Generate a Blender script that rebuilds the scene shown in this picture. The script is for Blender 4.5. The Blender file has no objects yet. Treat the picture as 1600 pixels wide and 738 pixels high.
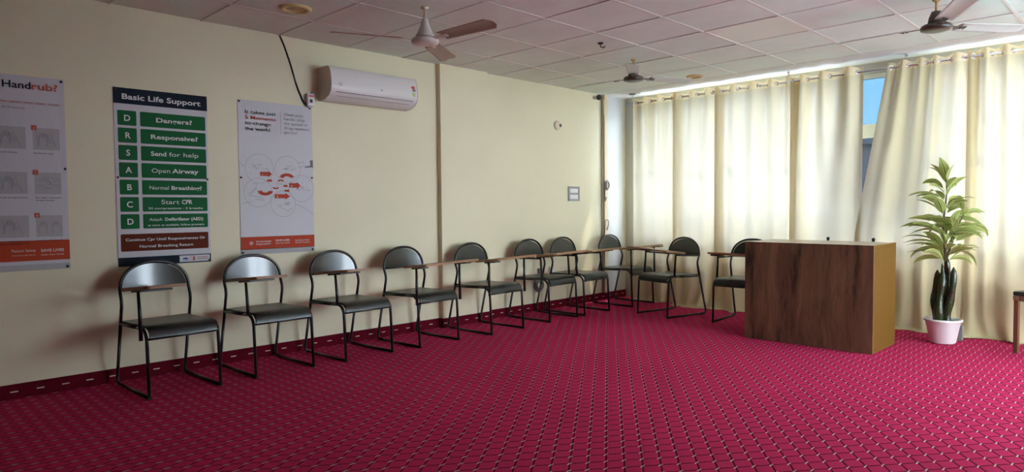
import bpy, bmesh, math, random
from mathutils import Vector, Matrix
random.seed(7)
PI = math.pi
scn = bpy.context.scene
col = scn.collection

# ------------------------------------------------------------------ camera
yaw, pitch, roll, FPX = -0.7857, 0.0421, -0.0085, 1047.46
c, s = math.cos(yaw), math.sin(yaw)
cp, sp = math.cos(pitch), math.sin(pitch)
cr, sr = math.cos(roll), math.sin(roll)
rv = Vector((c, -s, 0)); fv = Vector((s*cp, c*cp, -sp)); uv_ = Vector((s*sp, c*sp, cp))
R_ = rv*cr + uv_*sr; U_ = uv_*cr - rv*sr
cam_d = bpy.data.cameras.new('camera'); cam = bpy.data.objects.new('camera', cam_d); col.objects.link(cam)
cam_d.sensor_width = 36; cam_d.sensor_fit = 'HORIZONTAL'; cam_d.lens = 36*FPX/1600
cam_d.clip_start = 0.02; cam_d.clip_end = 200
m4 = Matrix((R_, U_, -fv)).transposed().to_4x4(); m4.translation = (5.016, 0, 1.14)
cam.matrix_world = m4
scn.camera = cam

# ------------------------------------------------------------------ light
scn.view_settings.view_transform = 'Standard'
scn.view_settings.look = 'None'
scn.view_settings.gamma = 1
scn.view_settings.use_curve_mapping = False
scn.view_settings.exposure = 0.0
SKY, SUN = 20.5, 6.5
w = bpy.data.worlds.new('sky'); scn.world = w; w.use_nodes = True
bg = w.node_tree.nodes['Background']; bg.inputs[0].default_value = (0.80, 0.90, 1.0, 1); bg.inputs[1].default_value = SKY
sd = bpy.data.lights.new('sun', 'SUN'); sun = bpy.data.objects.new('sun', sd); col.objects.link(sun)
sd.energy = SUN; sd.angle = 0.02; sd.color = (1, 0.93, 0.8)
sun.rotation_euler = Vector((-0.22, -0.56, -0.87)).to_track_quat('-Z', 'Y').to_euler()
scn.cycles.max_bounces = 12; scn.cycles.diffuse_bounces = 6; scn.cycles.transparent_max_bounces = 16
scn.cycles.sample_clamp_indirect = 6.0

# ------------------------------------------------------------------ materials
def mat(name, color, rough=0.5, spec=0.5, metal=0.0, coat=0.0):
    m = bpy.data.materials.new(name); m.use_nodes = True
    b = m.node_tree.nodes['Principled BSDF']
    b.inputs['Base Color'].default_value = (*color, 1); b.inputs['Roughness'].default_value = rough
    b.inputs['Specular IOR Level'].default_value = spec; b.inputs['Metallic'].default_value = metal
    b.inputs['Coat Weight'].default_value = coat
    return m
def nt(m): return m.node_tree.nodes, m.node_tree.links, m.node_tree.nodes['Principled BSDF']
def add_noise(m, scale, amount, stretch=(1, 1, 1), c2=None, bump=0, bscale=None, detail=4):
    """mottle the base colour with noise and/or add fine bump"""
    N, L, b = nt(m)
    tc = N.new('ShaderNodeTexCoord'); mp = N.new('ShaderNodeMapping'); mp.inputs['Scale'].default_value = stretch
    L.new(tc.outputs['Object'], mp.inputs[0])
    if amount:
        n = N.new('ShaderNodeTexNoise'); n.inputs['Scale'].default_value = scale; n.inputs['Detail'].default_value = detail
        L.new(mp.outputs[0], n.inputs['Vector'])
        mx = N.new('ShaderNodeMix'); mx.data_type = 'RGBA'
        base = b.inputs['Base Color'].default_value[:]
        mx.inputs[6].default_value = base
        mx.inputs[7].default_value = (*(c2 or [x*(1-amount) for x in base[:3]]), 1)
        rp = N.new('ShaderNodeMapRange'); rp.inputs[1].default_value = .35; rp.inputs[2].default_value = .65
        L.new(n.outputs['Fac'], rp.inputs[0]); L.new(rp.outputs[0], mx.inputs[0]); L.new(mx.outputs[2], b.inputs['Base Color'])
    if bump:
        n2 = N.new('ShaderNodeTexNoise'); n2.inputs['Scale'].default_value = bscale or scale; n2.inputs['Detail'].default_value = 3
        L.new(mp.outputs[0], n2.inputs['Vector'])
        bp = N.new('ShaderNodeBump'); bp.inputs['Strength'].default_value = bump; bp.inputs['Distance'].default_value = .01
        L.new(n2.outputs['Fac'], bp.inputs['Height']); L.new(bp.outputs[0], b.inputs['Normal'])
    return m
def math_n(N, L, op, a, b=None, cc=None):
    n = N.new('ShaderNodeMath'); n.operation = op
    for i, v in enumerate((a, b, cc)):
        if v is None: continue
        if isinstance(v, (int, float)): n.inputs[i].default_value = v
        else: L.new(v, n.inputs[i])
    return n.outputs[0]

M = {}
M['wall'] = add_noise(mat('cream_wall_paint', (.78, .71, .49), .45, .3), 1.3, .05, bump=.06, bscale=90)
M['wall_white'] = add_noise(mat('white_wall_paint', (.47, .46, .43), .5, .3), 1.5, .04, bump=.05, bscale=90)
M['plaster'] = add_noise(mat('ceiling_plaster', (.80, .79, .74), .6, .3), 2, .04, bump=.05, bscale=60)
M['tile'] = add_noise(mat('ceiling_tile', (.84, .91, .82), .75, .1), 3.0, .07, bump=.15, bscale=220)
M['tbar'] = mat('ceiling_grid_white', (.78, .76, .70), .45)
M['void'] = mat('ceiling_void_dark', (.03, .027, .022), .9)
M['black_metal'] = mat('black_enamel_tube', (.012, .012, .011), .28, .5)
M['seat'] = add_noise(mat('black_seat_board', (.014, .016, .013), .35, .35), 6, .25, bump=.03, bscale=40)
M['back'] = add_noise(mat('black_back_panel', (.020, .022, .019), .30, .4), 6, .25, bump=.03, bscale=40)
b_ = nt(M['seat'])[2]; b_.inputs['Coat Weight'].default_value = .3; b_.inputs['Coat IOR'].default_value = 1.6; b_.inputs['Coat Roughness'].default_value = .2
b_ = nt(M['back'])[2]; b_.inputs['Coat Weight'].default_value = .55; b_.inputs['Coat IOR'].default_value = 1.7; b_.inputs['Coat Roughness'].default_value = .13
M['board'] = mat('brown_laminate_board', (.20, .105, .05), .35, .5)
M['board_edge'] = mat('board_edge_band', (.33, .18, .085), .4, .4)
M['plate'] = mat('dark_bracket_plate', (.02, .018, .015), .4)
M['steel'] = mat('chrome_steel', (.75, .76, .8), .2, .5, 1.0)
M['white_pl'] = mat('white_glossy_plastic', (.80, .77, .74), .22, .5)
M['grey_pl'] = mat('grey_plastic', (.22, .21, .20), .45)
M['beige_pl'] = mat('beige_plastic', (.66, .56, .40), .5)
M['dark_gap'] = mat('dark_slot', (.02, .018, .016), .6)
M['black_pl'] = mat('black_plastic', (.02, .02, .02), .3)
M['red'] = mat('red_print', (.62, .045, .03), .4)
M['yellow_cream'] = mat('yellowed_cream_plastic', (.72, .58, .26), .5)
M['brass'] = mat('tan_downlight_rim', (.55, .33, .14), .4)
M['fan_white'] = mat('fan_cream_enamel', (.72, .68, .62), .3)
M['fan_brown'] = mat('fan_brown_enamel', (.05, .03, .022), .3)
M['fan_blade_brown'] = mat('fan_blade_rose_brown', (.36, .23, .17), .4)
M['fan_blade_pale'] = mat('fan_blade_pale_grey', (.62, .62, .58), .28)
M['desk_side'] = add_noise(mat('beige_laminate', (.125, .060, .008), .55, .12), 40, .06, (1, 1, .05))
M['desk_top'] = add_noise(mat('pale_laminate_top', (.60, .50, .36), .25, .5), 30, .08, (.1, 1, 1))
M['pot'] = add_noise(mat('white_pot_plastic', (.82, .79, .76), .35, .4), 6, .03)
M['soil'] = add_noise(mat('dark_soil', (.05, .035, .02), .9), 40, .5, bump=.5, bscale=60)
M['trunk'] = add_noise(mat('dark_green_glossy_stem', (.018, .045, .012), .25, .5), 14, .6, c2=(.03, .02, .01), bump=.5, bscale=30)
M['stem'] = mat('brown_green_twig', (.10, .09, .04), .6)
M['chair_wood'] = add_noise(mat('red_brown_wood', (.16, .06, .03), .35, .5), 8, .3, (6, 6, .5))
M['frame_white'] = mat('white_window_frame', (.75, .78, .80), .35)
M['ext'] = add_noise(mat('exterior_grey_wall', (.10, .11, .135), .9, .1), 3, .25)
M['ground'] = add_noise(mat('exterior_concrete', (.47, .52, .57), .9, .1), 1, .2)
M['grey_wire'] = mat('grey_cable', (.20, .18, .16), .5)
M['dark_wire'] = mat('dark_cable', (.025, .02, .02), .5)
M['backwall'] = mat('rear_wall_paint', (.30, .34, .24), .6)

def wood_dark():
    m = mat('walnut_laminate', (.12, .06, .035), .38, .45); N, L, b = nt(m)
    tc = N.new('ShaderNodeTexCoord')
    mp = N.new('ShaderNodeMapping'); mp.inputs['Scale'].default_value = (1, 1, .085); L.new(tc.outputs['Object'], mp.inputs[0])
    nd = N.new('ShaderNodeTexNoise'); nd.inputs['Scale'].default_value = 3.2; nd.inputs['Detail'].default_value = 3
    mpd = N.new('ShaderNodeMapping'); mpd.inputs['Scale'].default_value = (1, 1, .6); L.new(tc.outputs['Object'], mpd.inputs[0]); L.new(mpd.outputs[0], nd.inputs['Vector'])
    va = N.new('ShaderNodeVectorMath'); va.operation = 'MULTIPLY_ADD'; va.inputs[1].default_value = (.13, .13, .05)
    L.new(nd.outputs['Color'], va.inputs[0]); L.new(mp.outputs[0], va.inputs[2])
    n1 = N.new('ShaderNodeTexNoise'); n1.inputs['Scale'].default_value = 11; n1.inputs['Detail'].default_value = 7; n1.inputs['Roughness'].default_value = .68
    L.new(va.outputs[0], n1.inputs['Vector'])
    n2 = N.new('ShaderNodeTexNoise'); n2.inputs['Scale'].default_value = 80; n2.inputs['Detail'].default_value = 2; L.new(va.outputs[0], n2.inputs['Vector'])
    r = N.new('ShaderNodeValToRGB'); L.new(n1.outputs['Fac'], r.inputs[0])
    e = r.color_ramp.elements; e[0].position = .36; e[0].color = (.026, .014, .008, 1); e[1].position = .64; e[1].color = (.235, .125, .068, 1)
    x = r.color_ramp.elements.new(.45); x.color = (.130, .065, .036, 1)
    mx = N.new('ShaderNodeMix'); mx.data_type = 'RGBA'; mx.blend_type = 'MULTIPLY'; mx.inputs[0].default_value = .35
    L.new(r.outputs[0], mx.inputs[6]); L.new(n2.outputs['Fac'], mx.inputs[7]); L.new(mx.outputs[2], b.inputs['Base Color'])
    return m
M['walnut'] = wood_dark()

def carpet_mat(name, skirt=False):
    m = mat(name, (.3, .02, .05), .95, .04); N, L, b = nt(m)
    g = N.new('ShaderNodeNewGeometry'); sx = N.new('ShaderNodeSeparateXYZ'); L.new(g.outputs['Position'], sx.inputs[0])
    X, Y, Z = sx.outputs
    mn = lambda op, a, bb=None, cc=None: math_n(N, L, op, a, bb, cc)
    if skirt:
        vy = mn('DIVIDE', mn('SUBTRACT', Y, .706), .1335); dy = mn('MULTIPLY', mn('SUBTRACT', vy, mn('ROUND', vy)), .1335)
        dx = mn('SUBTRACT', Z, .045); ln = .02; hw = .0035; groove = None
    else:
        U = mn('DIVIDE', mn('SUBTRACT', X, 1.214), .1); V = mn('DIVIDE', mn('SUBTRACT', Y, 1.048), .1335)
        P = mn('ADD', U, V); Q = mn('SUBTRACT', U, V)
        dp = mn('SUBTRACT', P, mn('ROUND', P)); dq = mn('SUBTRACT', Q, mn('ROUND', Q))
        dx = mn('MULTIPLY', mn('ADD', dp, dq), .05); dy = mn('MULTIPLY', mn('SUBTRACT', dp, dq), .06675)
        ln = .0165; hw = .0032
        ga = mn('MINIMUM', mn('ABSOLUTE', dp), mn('ABSOLUTE', dq))
        groove = N.new('ShaderNodeMapRange'); groove.interpolation_type = 'SMOOTHSTEP'
        groove.inputs[1].default_value = .0; groove.inputs[2].default_value = .085
        L.new(ga, groove.inputs[0])
    dash = mn('MULTIPLY', mn('LESS_THAN', mn('ABSOLUTE', dx), hw), mn('LESS_THAN', mn('ABSOLUTE', dy), ln))
    n = N.new('ShaderNodeTexNoise'); n.inputs['Scale'].default_value = 350; n.inputs['Detail'].default_value = 2; L.new(g.outputs['Position'], n.inputs['Vector'])
    nb = N.new('ShaderNodeTexNoise'); nb.inputs['Scale'].default_value = 1.7; nb.inputs['Detail'].default_value = 4; L.new(g.outputs['Position'], nb.inputs['Vector'])
    pile = N.new('ShaderNodeMix'); pile.data_type = 'RGBA'; L.new(n.outputs['Fac'], pile.inputs[0])
    pile.inputs[6].default_value = (.37, .017, .064, 1); pile.inputs[7].default_value = (.68, .037, .145, 1)
    wear = N.new('ShaderNodeMix'); wear.data_type = 'RGBA'; wear.blend_type = 'MULTIPLY'; wear.inputs[0].default_value = .35
    L.new(pile.outputs[2], wear.inputs[6]); wc = N.new('ShaderNodeMapRange'); wc.inputs[1].default_value = .3; wc.inputs[2].default_value = .7; wc.inputs[3].default_value = .75; wc.inputs[4].default_value = 1.05
    L.new(nb.outputs['Fac'], wc.inputs[0]); L.new(wc.outputs[0], wear.inputs[7])
    cur = wear.outputs[2]
    bumpsrc = n.outputs['Fac']
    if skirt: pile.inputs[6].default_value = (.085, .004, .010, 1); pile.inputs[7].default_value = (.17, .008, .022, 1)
    if groove is not None:
        gm = N.new('ShaderNodeMix'); gm.data_type = 'RGBA'; L.new(groove.outputs[0], gm.inputs[0])
        gm.inputs[6].default_value = (.035, .002, .006, 1); L.new(cur, gm.inputs[7]); cur = gm.outputs[2]
        bumpsrc = mn('ADD', mn('MULTIPLY', n.outputs['Fac'], .5), groove.outputs[0])
    dm = N.new('ShaderNodeMix'); dm.data_type = 'RGBA'; L.new(dash, dm.inputs[0]); L.new(cur, dm.inputs[6]); dm.inputs[7].default_value = (.66, .52, .42, 1)
    L.new(dm.outputs[2], b.inputs['Base Color'])
    bp = N.new('ShaderNodeBump'); bp.inputs['Strength'].default_value = .7; bp.inputs['Distance'].default_value = .006
    L.new(bumpsrc, bp.inputs['Height']); L.new(bp.outputs[0], b.inputs['Normal'])
    return m
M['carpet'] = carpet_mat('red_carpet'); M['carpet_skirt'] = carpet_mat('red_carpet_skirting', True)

def cloth_mat(name, color, trans, tcol):
    m = bpy.data.materials.new(name); m.use_nodes = True; N = m.node_tree.nodes; L = m.node_tree.links
    for n in list(N): N.remove(n)
    out = N.new('ShaderNodeOutputMaterial'); d = N.new('ShaderNodeBsdfDiffuse'); t = N.new('ShaderNodeBsdfTranslucent'); mx = N.new('ShaderNodeMixShader')
    g = N.new('ShaderNodeNewGeometry'); sx = N.new('ShaderNodeSeparateXYZ'); L.new(g.outputs['Position'], sx.inputs[0])
    k = 2*PI/.034
    a = math_n(N, L, 'SINE', math_n(N, L, 'MULTIPLY', math_n(N, L, 'ADD', sx.outputs[0], sx.outputs[2]), k))
    b = math_n(N, L, 'SINE', math_n(N, L, 'MULTIPLY', math_n(N, L, 'SUBTRACT', sx.outputs[0], sx.outputs[2]), k))
    f = math_n(N, L, 'MULTIPLY_ADD', math_n(N, L, 'MULTIPLY', a, b), .5, .5)
    wv = N.new('ShaderNodeMix'); wv.data_type = 'RGBA'; L.new(f, wv.inputs[0])
    wv.inputs[6].default_value = (*[x*.88 for x in tcol], 1); wv.inputs[7].default_value = (*tcol, 1)
    d.inputs[0].default_value = (*color, 1); L.new(wv.outputs[2], t.inputs[0])
    mx.inputs[0].default_value = trans; L.new(d.outputs[0], mx.inputs[1]); L.new(t.outputs[0], mx.inputs[2]); L.new(mx.outputs[0], out.inputs[0])
    return m
M['curtain'] = cloth_mat('cream_curtain_cloth', (.82, .70, .40), .36, (.345, .325, .282))
M['curtain_hdr'] = cloth_mat('cream_curtain_heading', (.78, .65, .42), .30, (.76, .60, .34))

def glass_mat(name, tint):
    m = bpy.data.materials.new(name); m.use_nodes = True; N = m.node_tree.nodes; L = m.node_tree.links
    for n in list(N): N.remove(n)
    out = N.new('ShaderNodeOutputMaterial'); t = N.new('ShaderNodeBsdfTransparent'); t.inputs[0].default_value = (*tint, 1)
    gl = N.new('ShaderNodeBsdfGlossy'); gl.inputs['Roughness'].default_value = .02
    mx = N.new('ShaderNodeMixShader'); mx.inputs[0].default_value = .04
    L.new(t.outputs[0], mx.inputs[1]); L.new(gl.outputs[0], mx.inputs[2]); L.new(mx.outputs[0], out.inputs[0])
    return m
M['glass'] = glass_mat('clear_window_glass', (.95, .97, .98))
M['glass_blue'] = glass_mat('blue_film_glass', (.134, .192, .232))
M['glass_dark'] = glass_mat('dark_film_glass', (.30, .31, .34))

def leaf_mat():
    m = mat('variegated_leaf', (.3, .4, .08), .4, .4); N, L, b = nt(m)
    u = N.new('ShaderNodeUVMap'); sx = N.new('ShaderNodeSeparateXYZ'); L.new(u.outputs[0], sx.inputs[0])
    d = math_n(N, L, 'ABSOLUTE', math_n(N, L, 'SUBTRACT', sx.outputs[0], .5))
    st = math_n(N, L, 'SINE', math_n(N, L, 'MULTIPLY', d, 2*PI*6.0))
    r = N.new('ShaderNodeMapRange'); r.inputs[1].default_value = -.4; r.inputs[2].default_value = .6; L.new(st, r.inputs[0])
    mx = N.new('ShaderNodeMix'); mx.data_type = 'RGBA'; L.new(r.outputs[0], mx.inputs[0])
    mx.inputs[6].default_value = (.66, .66, .24, 1); mx.inputs[7].default_value = (.085, .18, .03, 1)
    L.new(mx.outputs[2], b.inputs['Base Color'])
    out = N['Material Output']; t = N.new('ShaderNodeBsdfTranslucent'); L.new(mx.outputs[2], t.inputs[0])
    ms = N.new('ShaderNodeMixShader'); ms.inputs[0].default_value = .35; L.new(b.outputs[0], ms.inputs[1]); L.new(t.outputs[0], ms.inputs[2]); L.new(ms.outputs[0], out.inputs[0])
    return m
M['leaf'] = leaf_mat()

def vinyl(name, color, rough=.38):
    m = mat(name, color, .5 if max(color) < .5 else rough, .06 if max(color) < .5 else .2); add_noise(m, 2, 0, (1, 2.2, .6), bump=.3, bscale=7); return m
M['v_white'] = vinyl('poster_vinyl_white', (.60, .58, .60))
M['v_grey'] = vinyl('poster_vinyl_grey', (.44, .42, .42))
M['v_navy'] = vinyl('poster_navy_print', (.012, .018, .030))
M['v_green'] = vinyl('poster_green_print', (.014, .120, .038))
M['v_brown'] = vinyl('poster_maroon_print', (.115, .020, .008))
M['v_orange'] = vinyl('poster_orange_print', (.46, .062, .028))
M['v_text'] = vinyl('poster_pale_lettering', (.70, .70, .68))
M['v_black'] = vinyl('poster_black_lettering', (.02, .02, .022))
M['v_ink'] = vinyl('poster_sketch_ink', (.17, .16, .17))
M['v_orange_dk'] = vinyl('poster_red_small_print', (.50, .08, .05))
M['v_blue'] = vinyl('poster_blue_emblem', (.06, .08, .25))

# ------------------------------------------------------------------ mesh helpers
def add_box(bm, x0, x1, y0, y1, z0, z1, mi=0, mtx=None, bev=0):
    b2 = bmesh.new(); bmesh.ops.create_cube(b2, size=1)
    for v in b2.verts: v.co = Vector((x0+(v.co.x+.5)*(x1-x0), y0+(v.co.y+.5)*(y1-y0), z0+(v.co.z+.5)*(z1-z0)))
    if bev: bmesh.ops.bevel(b2, geom=b2.edges[:], offset=bev, segments=2, affect='EDGES', profile=.6)
    merge(bm, b2, mi, mtx)
def merge(bm, b2, mi=0, mtx=None, smooth=None):
    vm = {}
    for v in b2.verts: vm[v] = bm.verts.new(mtx @ v.co if mtx else v.co)
    for f in b2.faces:
        try:
            nf = bm.faces.new([vm[v] for v in f.verts]); nf.material_index = mi; nf.smooth = f.smooth if smooth is None else smooth
        except ValueError: pass
    b2.free()
def fillet(pts, r, n=6):
    P = [Vector(p) for p in pts]
    if isinstance(r, (int, float)): r = [r]*len(P)
    out = [P[0]]
    for i in range(1, len(P)-1):
        a, b, d = P[i-1], P[i], P[i+1]; rr = r[i]
        u, v = (a-b), (d-b)
        if rr <= 0: out.append(b); continue
        t = min(rr, u.length*.49, v.length*.49); p, q = b+u.normalized()*t, b+v.normalized()*t
        for k in range(n+1):
            x = k/n; out.append(p*(1-x)**2 + b*2*x*(1-x) + q*x*x)
    out.append(P[-1]); return out
def add_tube(bm, pts, r, seg=8, mi=0, caps=True, radii=None):
    P = [Vector(p) for p in pts]; n = len(P); rings = []
    t0 = (P[1]-P[0]).normalized(); ref = Vector((0, 0, 1)) if abs(t0.z) < .9 else Vector((1, 0, 0))
    nrm = t0.cross(ref).normalized()
    for i in range(n):
        t = (P[min(i+1, n-1)]-P[max(i-1, 0)]).normalized()
        nrm = (nrm - t*nrm.dot(t)).normalized(); bn = t.cross(nrm)
        rr = radii[i] if radii else r
        rings.append([bm.verts.new(P[i]+(nrm*math.cos(2*PI*k/seg)+bn*math.sin(2*PI*k/seg))*rr) for k in range(seg)])
    for i in range(n-1):
        for k in range(seg):
            f = bm.faces.new((rings[i][k], rings[i][(k+1) % seg], rings[i+1][(k+1) % seg], rings[i+1][k])); f.smooth = True; f.material_index = mi
    if caps:
        for rg in (rings[0][::-1], rings[-1]):
            f = bm.faces.new(rg); f.material_index = mi
def add_lathe(bm, prof, cx=0, cy=0, seg=32, mi=0, mtx=None):
    b2 = bmesh.new(); rings = []
    for r, z in prof:
        if r < 1e-6: rings.append([b2.verts.new((cx, cy, z))])
        else: rings.append([b2.verts.new((cx+r*math.cos(2*PI*k/seg), cy+r*math.sin(2*PI*k/seg), z)) for k in range(seg)])
    for a, b in zip(rings, rings[1:]):
        for k in range(seg):
            q = [a[k % len(a)], a[(k+1) % len(a)], b[(k+1) % len(b)], b[k % len(b)]]
            q = list(dict.fromkeys(q))
            if len(q) > 2:
                f = b2.faces.new(q); f.smooth = True
    merge(bm, b2, mi, mtx)
def add_prism(bm, pts, axis_fn, a0, a1, mi=0, smooth=False):
    """outline pts (p,q) swept between a0 and a1; axis_fn(p,q,a) -> point"""
    A = [bm.verts.new(axis_fn(p, q, a0)) for p, q in pts]; B = [bm.verts.new(axis_fn(p, q, a1)) for p, q in pts]
    n = len(pts)
    for f in (A[::-1], B): bm.faces.new(f).material_index = mi
    for i in range(n):
        f = bm.faces.new((A[i], A[(i+1) % n], B[(i+1) % n], B[i])); f.material_index = mi; f.smooth = smooth
def obj(name, bm, mats, parent=None, loc=None, rotz=0, auto=True):
    bmesh.ops.recalc_face_normals(bm, faces=bm.faces[:])
    me = bpy.data.meshes.new(name); bm.to_mesh(me); bm.free()
    if not isinstance(mats, (list, tuple)): mats = [mats]
    for m in mats: me.materials.append(m)
    o = bpy.data.objects.new(name, me); col.objects.link(o)
    if parent: o.parent = parent
    if loc: o.location = loc
    if rotz: o.rotation_euler = (0, 0, rotz)
    return o
def tag(o, label, cat, group=None, kind=None):
    o['label'] = label; o['category'] = cat
    if group: o['group'] = group
    if kind: o['kind'] = kind
    return o
def thing(name, label, cat, loc=(0, 0, 0), rotz=0, group=None):
    o = bpy.data.objects.new(name, None); col.objects.link(o); o.empty_display_size = .1
    o.location = loc; o.rotation_euler = (0, 0, rotz); return tag(o, label, cat, group)
def struct(name, bm, mats):
    o = obj(name, bm, mats); o['kind'] = 'structure'; return o
def boxobj(name, dims, m, parent=None, bev=0):
    bm = bmesh.new(); add_box(bm, *dims, bev=bev); return obj(name, bm, m, parent)
BM = bmesh.new

# ------------------------------------------------------------------ room
YW, XR, YB, ZC = 7.05, 5.8, -2.4, 2.5          # window wall, right wall, rear wall, ceiling
bm = BM(); add_box(bm, -.1, XR+.1, YB-.1, YW+.15, -.08, 0); struct('floor', bm, M['carpet'])
bm = BM(); add_box(bm, -.15, 0, YB-.15, YW+.15, -.08, 2.75); struct('wall_left', bm, M['wall'])
bm = BM(); add_box(bm, -.05, .055, 4.02, 4.63, 0, 2.5); struct('trim_1', bm, M['wall'])['label'] = 'shallow cream pillar on the left wall'
SILL, HEAD, WX0, WX1 = .77, 2.40, .25, 5.6
RY0, RY1, RS = 3.8, 6.8, .12                             # daylight window in the right wall, beside the camera's view
bm = BM()
add_box(bm, XR, XR+.15, YB-.15, RY0, -.08, 2.75); add_box(bm, XR, XR+.15, RY1, YW+.15, -.08, 2.75)
add_box(bm, XR, XR+.15, RY0, RY1, -.08, RS); add_box(bm, XR, XR+.15, RY0, RY1, HEAD, 2.75)
struct('wall_right', bm, M['backwall'])
bm = BM(); add_box(bm, 0, XR, YB-.15, YB, -.08, 2.75); struct('wall_rear', bm, M['backwall'])
bm = BM()
add_box(bm, 0, XR, YW, YW+.15, 0, SILL); add_box(bm, 0, XR, YW, YW+.15, HEAD, 2.75)
add_box(bm, 0, WX0, YW, YW+.15, SILL, HEAD); add_box(bm, WX1, XR, YW, YW+.15, SILL, HEAD)
struct('wall_window', bm, M['wall_white'])
bm = BM(); add_box(bm, 0, .006, 6.656, YW, .09, 2.5); struct('trim_4', bm, M['wall_white'])['label'] = 'less yellow strip of left wall beside the windows'  # thin layer, less yellow than the rest of this wall
# carpet turned up the wall as a skirting
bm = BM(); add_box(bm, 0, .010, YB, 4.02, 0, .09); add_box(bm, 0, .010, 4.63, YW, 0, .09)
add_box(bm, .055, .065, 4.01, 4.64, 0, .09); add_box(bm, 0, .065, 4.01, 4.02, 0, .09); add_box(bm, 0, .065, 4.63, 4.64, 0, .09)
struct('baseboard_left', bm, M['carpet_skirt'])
# ceiling tiles in a metal grid
X0, Y0, SX, SY = .538, 3.63, .6, .585
xs = [0]+[X0+SX*k for k in range(0, 14) if X0+SX*k < XR]+[XR]
ys = [YB]+[Y0+SY*k for k in range(-10, 6) if Y0+SY*k > YB+.05]
bm = BM(); rnd = random.Random(3)
for i in range(len(xs)-1):
    for j in range(len(ys)-1):
        if abs(xs[i]-(X0+3*SX)) < .01 and abs(ys[j]-(Y0+2*SY)) < .01: continue   # the flat light panel sits here
        g = .005; x0, x1, y0, y1 = xs[i]+g, xs[i+1]-g, ys[j]+g, ys[j+1]-g
        q = [rnd.uniform(0, .004)*(rnd.random() < .5) for _ in range(4)]; sag = rnd.uniform(.0, .003); zt = 2.512
        n = 4; V = {}
        for a in range(n+1):
            for b in range(n+1):
                u, v = a/n, b/n
                z = ZC+q[0]*(1-u)*(1-v)+q[1]*u*(1-v)+q[2]*u*v+q[3]*(1-u)*v - sag*4*u*(1-u)*4*v*(1-v)*.3
                V[a, b] = bm.verts.new((x0+(x1-x0)*u, y0+(y1-y0)*v, z))
        for a in range(n):
            for b in range(n):
                f = bm.faces.new((V[a, b], V[a, b+1], V[a+1, b+1], V[a+1, b])); f.smooth = True
        # tile edges
        T = [bm.verts.new((x, y, 2.52)) for x, y in ((x0, y0), (x1, y0), (x1, y1), (x0, y1))]
        E_ = [[V[a, 0] for a in range(n+1)], [V[n, b] for b in range(n+1)], [V[a, n] for a in range(n, -1, -1)], [V[0, b] for b in range(n, -1, -1)]]
        for k in range(4): bm.faces.new([bm.verts.new(v.co) for v in E_[k]]+[T[(k+1) % 4], T[k]])
add_box(bm, 0, XR, ys[-1], YW, ZC, 2.52, mi=1)                 # plain plastered margin by the windows
add_box(bm, 0, XR, YB, YW, 2.525, 2.56, mi=2)
o = struct('ceiling', bm, [M['tile'], M['plaster'], M['void']])
bm = BM()
for x in xs[1:-1]:
    add_box(bm, x-.011, x+.011, YB, ys[-1], 2.4965, 2.4995); add_box(bm, x-.001, x+.001, YB, ys[-1], 2.499, 2.522)
for y in ys[1:]:
    add_box(bm, 0, XR, y-.0045, y+.0045, 2.4972, 2.5002)
struct('trim_2', bm, M['tbar'])['label'] = 'white metal grid carrying the ceiling tiles'

# windows: aluminium frames with a transom and a sash rail, one pane per light
edges = [.25, 1.05, 1.85, 2.62, 3.42, 4.15, 4.88, WX1]
for k in range(len(edges)-1):
    a, b = edges[k], edges[k+1]
    bm = BM(); ya, yb = YW+.03, YW+.09
    for xa, xb in ((a, a+.025), (b-.025, b)): add_box(bm, xa, xb, ya, yb, SILL, HEAD)
    for za, zb in ((SILL, SILL+.05), (HEAD-.04, HEAD))+(((1.79, 1.92), (1.05, 1.11)) if k == 3 else ((1.90, 1.925), (1.09, 1.105))): add_box(bm, a+.025, b-.025, ya, yb, za, zb)
    wo = struct('window_%d' % (k+1), bm, M['frame_white'])
    for n_, (za, zb) in enumerate(((SILL+.05, 1.05), (1.11, 1.79), (1.92, HEAD-.04)) if k == 3 else ((SILL+.05, 1.09), (1.105, 1.90), (1.925, HEAD-.04))):
        g = M['glass'] if k != 3 else (M['glass'], M['glass_dark'], M['glass_blue'])[n_]
        boxobj('pane', (a+.02, b-.02, YW+.058, YW+.062, za-.005, zb+.005), g, wo)
for k in range(4):
    a, b = RY0+(RY1-RY0)*k/4, RY0+(RY1-RY0)*(k+1)/4
    bm = BM()
    for ya, yb in ((a, a+.025), (b-.025, b)): add_box(bm, XR+.03, XR+.09, ya, yb, RS, HEAD)
    for za, zb in ((RS, RS+.06), (HEAD-.04, HEAD), (1.79, 1.85)): add_box(bm, XR+.03, XR+.09, a+.025, b-.025, za, zb)
    wo = struct('window_%d' % (k+8), bm, M['frame_white'])
    for za, zb in ((RS+.06, 1.79), (1.85, HEAD-.04)): boxobj('pane', (XR+.058, XR+.062, a+.02, b-.02, za-.005, zb+.005), M['glass'], wo)
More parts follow.
